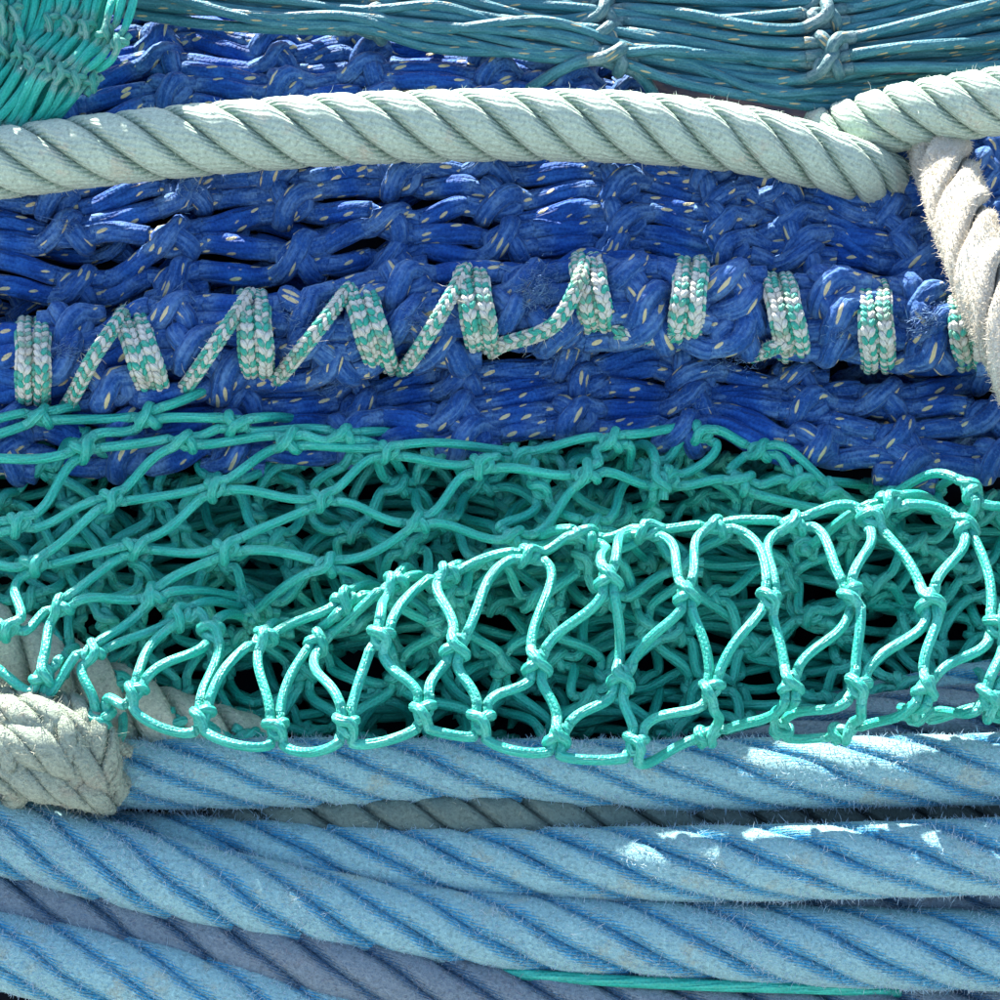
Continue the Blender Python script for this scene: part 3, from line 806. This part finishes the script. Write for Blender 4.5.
# crumpled layers of the same net inside the fold
g = Geo()
class Dummy: pass
def layer(seed, y0, y1, z0, z1, nx, ny, x0=-80, x1=1080, amp=26, zamp=16, d=10.5, ytop=None):
    ln = Net(GT, 'green_twine', 'green_knot', d, 1.0, 1.0, 6, None, 1, 0, seed, 10, 40, 0.36)
    r2 = np.random.default_rng(seed)
    ph = r2.random(6) * 6.28
    ids = {}
    for j in range(ny):
        for i in range(nx):
            u = (i + 0.5 * (j % 2)) / (nx - 1); t = j / (ny - 1)
            x = x0 + (x1 - x0) * u + r2.normal(0, amp * 0.5)
            yy0 = y0 if ytop is None else interp(x, *ytop)
            y = yy0 + (y1 - yy0) * t + amp * 0.5 * math.sin(u * 9 + ph[0] + t * 3) + amp * 0.4 * math.sin(u * 21 + ph[1]) + r2.normal(0, amp * 0.25)
            z = z0 + (z1 - z0) * t + zamp * math.sin(u * 13 + t * 5 + ph[2]) + r2.normal(0, zamp * 0.5)
            ids[(i, j)] = ln.knot(W(x, max(y, yy0 - 4), z), (r2.normal(0, 0.4), r2.normal(0, 0.4), 1))
    for j in range(ny - 1):
        for i in range(nx):
            ln.edge(ids[(i, j)], ids[(i, j + 1)])
            k = i + (1 if j % 2 else -1)
            if 0 <= k < nx: ln.edge(ids[(i, j)], ids[(k, j + 1)])
    ln.build(stuff=g, ghosts=False)
    for m_ in ln.km: bpy.data.meshes.remove(m_)
YT = ([-80, 100, 300, 500, 700, 800, 900, 1080], [425, 440, 450, 448, 450, 480, 500, 510])
layer(31, 440, 735, 25, 80, 13, 6, amp=14, ytop=YT)
layer(32, 440, 735, 5, 75, 12, 7, amp=18, ytop=YT)
layer(33, 445, 735, -25, 50, 14, 8, amp=18, ytop=YT)
layer(36, 450, 735, -62, 15, 12, 7, amp=18, ytop=YT)
layer(35, 425, 600, 40, 90, 9, 5, x0=-80, x1=620, amp=14, ytop=YT)
r2 = np.random.default_rng(91)
for i in range(70):
    y0 = r2.uniform(455, 735); z0 = interp(y0, [450, 735], [-35, 45]) + r2.uniform(-40, 20)
    xa = r2.uniform(-100, 700); xb = xa + r2.uniform(250, 600)
    pts = []
    yy = y0
    for x in np.arange(xa, xb, 55):
        yy += r2.normal(0, 13); pts.append(W(x, max(yy, interp(x, *YT) + 8), z0 + r2.normal(0, 8)))
    pts = [pts[0] + np.array((-30, 0, -60))] + pts + [pts[-1] + np.array((30, 0, -60))]
    tube(g, spline(pts, 9), 5.2, 6, None, r2.random() * 0.3, r2.random() * 300)
part('inner_folds', g, M['green_twine'], GT, kind='stuff')

# ------------------------------------------------------------------ green net hanging in the top left corner
GL = thing('fishing_net', 'bunched turquoise net hanging in the corner over the pale mint rope', 'net', W(50, 130, 0))
gl = Net(GL, 'old_green_twine', 'old_green_knot', 9.0, 0.84, 1.1, 10, None, 4, 0.06, 41, 14, 30.0, 0.34)
rows = [
    [(-62,-90),(-30,-95),(0,-100),(28,-100),(54,-98),(78,-95),(102,-92),(124,-88),(142,-84)],
    [(-70,-40),(-42,-42),(-12,-44),(16,-46),(44,-46),(70,-44),(94,-42),(116,-38),(134,-32)],
    [(-52,0),(-26,4),(-2,8),(15,12),(51,20),(69,24),(86,27),(106,33),(119,42)],
    [(-66,38),(-42,42),(-20,46),(2,50),(20,54),(31,62),(46,67),(61,73),(77,78),(91,83)],
    [(-96,128),(-76,130),(-56,131),(-38,132),(-20,132),(-4,132),(12,132),(28,132),(44,130)],
]
pid = None
for j, r in enumerate(rows):
    ids = [gl.knot(W(x, y, 8 + 14 * math.sin(i * 0.7 + j) - (0.0 if j else 10) - abs(y - 60) * 0.12), (0.25 + gl.rs.normal(0, 0.2), gl.rs.normal(0, 0.2), 1)) for i, (x, y) in enumerate(r)]
    if pid is not None:
        for i in range(len(pid)):
            if i < len(ids): gl.edge(pid[i], ids[i])
            k = i + (1 if j % 2 else -1)
            if 0 <= k < len(ids): gl.edge(pid[i], ids[k])
    pid = ids
gl.build(ghosts=False)
g = Geo()
for q in range(2):
    r2 = np.random.default_rng(50 + q)
    for i in range(26):
        x = -112 + i * 7.0 + r2.normal(0, 4); y0 = -110
        sl = r2.normal(-10, 14)
        pts = [W(x + 70, y0, -30 - 12 * q), W(x + 62 + sl * 0.2, -30 + r2.normal(0, 8), -18 - 14 * q), W(x + 45 + sl * 0.5, 40 + r2.normal(0, 8), -12 - 14 * q), W(x + sl - 8, 138, -34 - 12 * q)]
        tube(g, spline(pts, 8), 4.4, 6, None, 0, r2.random() * 300)
part('inner_folds', g, M['old_green_twine'], GL, kind='stuff')

# ------------------------------------------------------------------ teal net along the top
TN = thing('fishing_net', 'dark teal net with yellow flecks drawn tight in strands along the top edge', 'net', W(650, 110, -90))
tn = Net(TN, 'teal_twine', 'teal_knot', 11.5, 1.15, 1.1, 10, None, 4, 0.05, 61, 18, 60.0, 0.38)
tc = [
    [(90,-40),(95,-28),(100,-16),(105,-6),(110,4)],
    [(358,-26),(362,-10),(366,4),(370,16),(372,28)],
    [(596,-18),(600,0),(603,16),(608,36),(613,58)],
    [(816,-16),(820,4),(824,18),(829,48),(830,66)],
    [(1070,-46),(1075,-28),(1078,-8),(1080,14),(1082,40)],
]
pid = None
for j, r in enumerate(tc):
    ids = [tn.knot(W(x, y, -112 + y * 0.55 + tn.rs.normal(0, 5)), (tn.rs.normal(0, 0.2), 0.4, 1), tn.rs.uniform(0.95, 1.15)) for (x, y) in r]
    if pid is not None:
        for i in range(len(pid)):
            tn.edge(pid[i], ids[i])
            k = i + (1 if j % 2 else -1)
            if 0 <= k < len(ids): tn.edge(pid[i], ids[k])
    pid = ids
tn.build()
g = Geo(); r2 = np.random.default_rng(9)
for i in range(38):
    t = i / 37
    y = [-60 + 60 * t, -38 + 62 * t, -30 + 92 * t, -26 + 132 * t, -60 + 132 * t]
    z0 = -135 + 45 * t
    pts = [W(x + r2.normal(0, 6), yy + r2.normal(0, 5), z0 + r2.normal(0, 7) + (6 if k in (1, 2, 3) else 0)) for k, (x, yy) in enumerate(zip((60, 366, 606, 826, 1090), y))]
    q = []
    for a, b in zip(pts[:-1], pts[1:]):
        q += [a, a + (b - a) * 0.28 + r2.normal(0, 6, 3), a + (b - a) * 0.72 + r2.normal(0, 6, 3) + np.array((0, -r2.random() * 7, 0))]
    q.append(pts[-1])
    tube(g, spline(q, 8), 5.3, 8, None, 0, r2.random() * 300)
part('strand_bundle', g, M['teal_twine'], TN, kind='stuff')

# ------------------------------------------------------------------ pale ropes
rope('mooring_rope', 'thick pale mint three-strand rope arching across the blue net', [(-120, 178, 0), (0, 163, 10), (110, 149, 12), (220, 138, 10), (350, 129, 7), (500, 125, 4), (620, 127, 4), (720, 136, 4), (800, 152, 0), (856, 170, -14), (900, 186, -62), (935, 200, -120)],
     [36] * 9 + [34, 30, 27], 4, 190, 'mint_rope', 'mint_fuzz', 700, 5, 0.3, 0.6, 3.0, 0.03)
rope('mooring_rope', 'short sunlit end of pale rope coming in from the right edge', [(790, 152, -120), (840, 136, -75), (890, 120, -30), (940, 110, 0), (1000, 101, 22), (1060, 94, 30), (1130, 88, 30)],
     34, 4, 134, 'mint_rope', 'mint_fuzz', 300, 5, 0.3, 1.4, 3.0, 0.03)
rope('frayed_rope', 'frayed cream rope hanging down at the right edge over the blue net', [(934, 132, -50), (941, 155, -12), (959, 208, 50), (981, 270, 112), (1008, 335, 150), (1040, 410, 168), (1078, 500, 168), (1120, 610, 150), (1170, 740, 110)],
     29.5, 3, 230, 'frayed_rope', 'cream_fuzz', 26000, 3.0, 0.36, 0.2, 3.0, 0.14, lean=1.2, shape=(0.42, 1.5))

# ------------------------------------------------------------------ ropes of the lower heap
GB = 'thick blue ropes at the bottom'
BL = 415
ra, pa = rope('mooring_rope', 'worn blue rope running from a frayed sage splice just below the green net', [(60, 776, 134), (130, 774, 134), (300, 773, 130), (500, 774, 130), (700, 775, 158), (880, 771, 178), (1000, 769, 180), (1100, 765, 180)],
     33.5, 6, BL, 'blue_rope', 'blue_fuzz', 15600, 4.0, 0.30, 0.4, group=GB)
rope('mooring_rope', 'thin grey green rope sunk between two blue ropes', [(150, 840, 80), (270, 826, 120), (450, 819, 142), (650, 821, 144), (850, 817, 144), (1000, 810, 144), (1100, 806, 144)],
     25, 3, 150, 'green_grey_rope', 'sage_fuzz', 500, 4, 0.3, 0.9)
rope('mooring_rope', 'blue rope with sunlit right end, second below the green net', [(-80, 838, 100), (60, 843, 112), (200, 853, 132), (400, 863, 154), (560, 865, 170), (750, 863, 200), (900, 859, 212), (1010, 856, 213), (1100, 854, 213)],
     35, 6, BL, 'blue_rope', 'blue_fuzz', 15600, 4.0, 0.30, 1.3, group=GB)
rope('mooring_rope', 'shadowed blue rope sunk below the one with the sunlit end', [(400, 900, 140), (600, 903, 156), (800, 905, 160), (1000, 900, 160), (1100, 898, 160)],
     36, 6, BL, 'grey_blue_rope', 'grey_fuzz', 900, 5, 0.33, 0.2, group=GB)
rope('mooring_rope', 'frontmost blue rope sloping down from the left under the splice', [(-110, 812, 172), (0, 835, 176), (90, 858, 178), (180, 882, 182), (340, 913, 182), (500, 931, 184), (670, 939, 190), (850, 947, 200), (1000, 950, 200), (1100, 951, 200)],
     37, 6, BL, 'blue_rope', 'blue_fuzz', 16800, 4.0, 0.30, 2.2, group=GB)
rope('mooring_rope', 'purple grey weathered rope below the frontmost blue rope', [(-110, 872, 158), (0, 897, 164), (170, 934, 172), (340, 970, 190), (500, 997, 186), (700, 1013, 182), (860, 1018, 180), (1000, 1018, 180), (1100, 1018, 180)],
     37, 6, BL, 'grey_blue_rope', 'grey_fuzz', 10800, 4.0, 0.30, 0.8, group=GB)
rope('mooring_rope', 'blue rope crossing the bottom left corner', [(-110, 930, 190), (0, 951, 196), (170, 984, 200), (340, 1024, 200), (500, 1060, 205)],
     37, 6, BL, 'blue_rope', 'blue_fuzz', 7800, 4.0, 0.30, 2.9, group=GB)
rope('mooring_rope', 'dull blue rope glimpsed through the green net at the right', [(620, 800, 60), (740, 768, 88), (820, 746, 104), (880, 728, 112), (1000, 716, 114), (1100, 706, 114)],
     33, 6, BL, 'grey_blue_rope', 'grey_fuzz', 900, 5, 0.33, 1.0, group=GB)
rope('mooring_rope', 'blue rope behind the green net at the right edge, upper one', [(600, 775, -40), (740, 745, 16), (840, 724, 46), (910, 708, 62), (1000, 692, 70), (1100, 680, 72)],
     33, 6, BL, 'blue_rope', 'blue_fuzz', 500, 5, 0.33, 1.9, group=GB)
rope('mooring_rope', 'low rope at the bottom edge, mostly out of frame', [(200, 1085, 190), (500, 1075, 195), (800, 1078, 195), (1100, 1075, 195)],
     37, 6, BL, 'blue_rope', None, 0, group=GB)
rope('mooring_rope', 'beige three-strand rope behind the green net at the left edge', [(-110, 590, 70), (-40, 622, 82), (30, 658, 92), (100, 696, 100), (170, 728, 100), (260, 756, 92)],
     36, 3, 165, 'beige_rope', 'sage_fuzz', 900, 5, 0.33, 0.5, 3.0, 0.05)
g = Geo(); base = W(650, 985, 190)
P = spline([W(470, 968, 196), W(520, 974, 204), W(600, 980, 210), (W(700, 985, 212)), W(800, 988, 208), W(900, 992, 196)], 6)
tube(g, P, 5.5, 10)
tt = bpy.data.objects.new('twine', g.mesh('twine', M['green_twine'], base)); C.objects.link(tt)
tt.location = MR @ Vector(base) * S; tt.rotation_euler = ROT
tt['label'] = 'thin green twine lying under the lowest full blue rope'; tt['category'] = 'twine'

# splice at the left end of the first blue rope: thick tucked strands wound over each other
rs = np.random.default_rng(77)
ps, pn, pt = [], [], []
tucks = [
    ([(-60, 708, 170), (0, 714, 192), (45, 722, 204), (85, 738, 198), (112, 752, 180)], 25),
    ([(-70, 745, 178), (-10, 742, 204), (40, 748, 214), (85, 768, 202), (118, 790, 170)], 27),
    ([(-70, 775, 180), (-10, 772, 206), (45, 780, 208), (85, 792, 196), (112, 800, 172)], 25),
    ([(-10, 700, 160), (30, 704, 186), (60, 735, 212), (72, 770, 210), (70, 800, 186)], 20),
    ([(50, 700, 160), (80, 712, 186), (100, 738, 198), (108, 770, 194), (100, 802, 172)], 18),
    ([(-60, 700, 165), (-25, 722, 200), (10, 752, 218), (20, 785, 208), (10, 806, 180)], 18),
    ([(60, 726, 200), (90, 734, 203), (118, 748, 192), (132, 752, 188)], 9),
]
for ctrl, R in tucks:
    P = spline([W(*c) for c in ctrl], 3)
    t = np.linspace(0, 1, len(P))
    r = 0.80 * R * (0.66 + 0.34 * np.sin(np.pi * t)) * (1 + 0.06 * np.sin(t * 17 + rs.random() * 6))
    g = Geo(); ph0 = rs.random() * 6
    for k in range(4):
        V, u_, cen_, T_ = strand_surface(P, r * 1.04, 4, R * 5.5, k, ph0, 14, 0.12, rs)
        g.add(V.reshape(-1, 3), grid_faces(*V.shape[:2]), grid_uv(u_ + 91.0 * k, V.shape[1]))
    tube(g, P, r * 0.62, 10, None, 0, 0)
    part('splice_strand', g, M['splice'], ra)
    T, N, B = frames(P)
    n = int(R * 70)
    i = rs.integers(1, len(P) - 1, n); an = rs.random(n) * 6.28
    nn = np.cos(an)[:, None] * N[i] + np.sin(an)[:, None] * B[i]
    ps.append(P[i] + nn * r[i][:, None] * 0.98); pn.append(nn); pt.append(T[i])
g = Geo(); fibres(g, np.vstack(ps), np.vstack(pn), np.vstack(pt), 4.2, 0.36, rs, 1.3, 1.2)
part('splice_fibres', g, M['sage_fuzz'], ra, kind='stuff')
for k in [k for k in bpy.data.objects if 'base' in k]:
    del k['base']
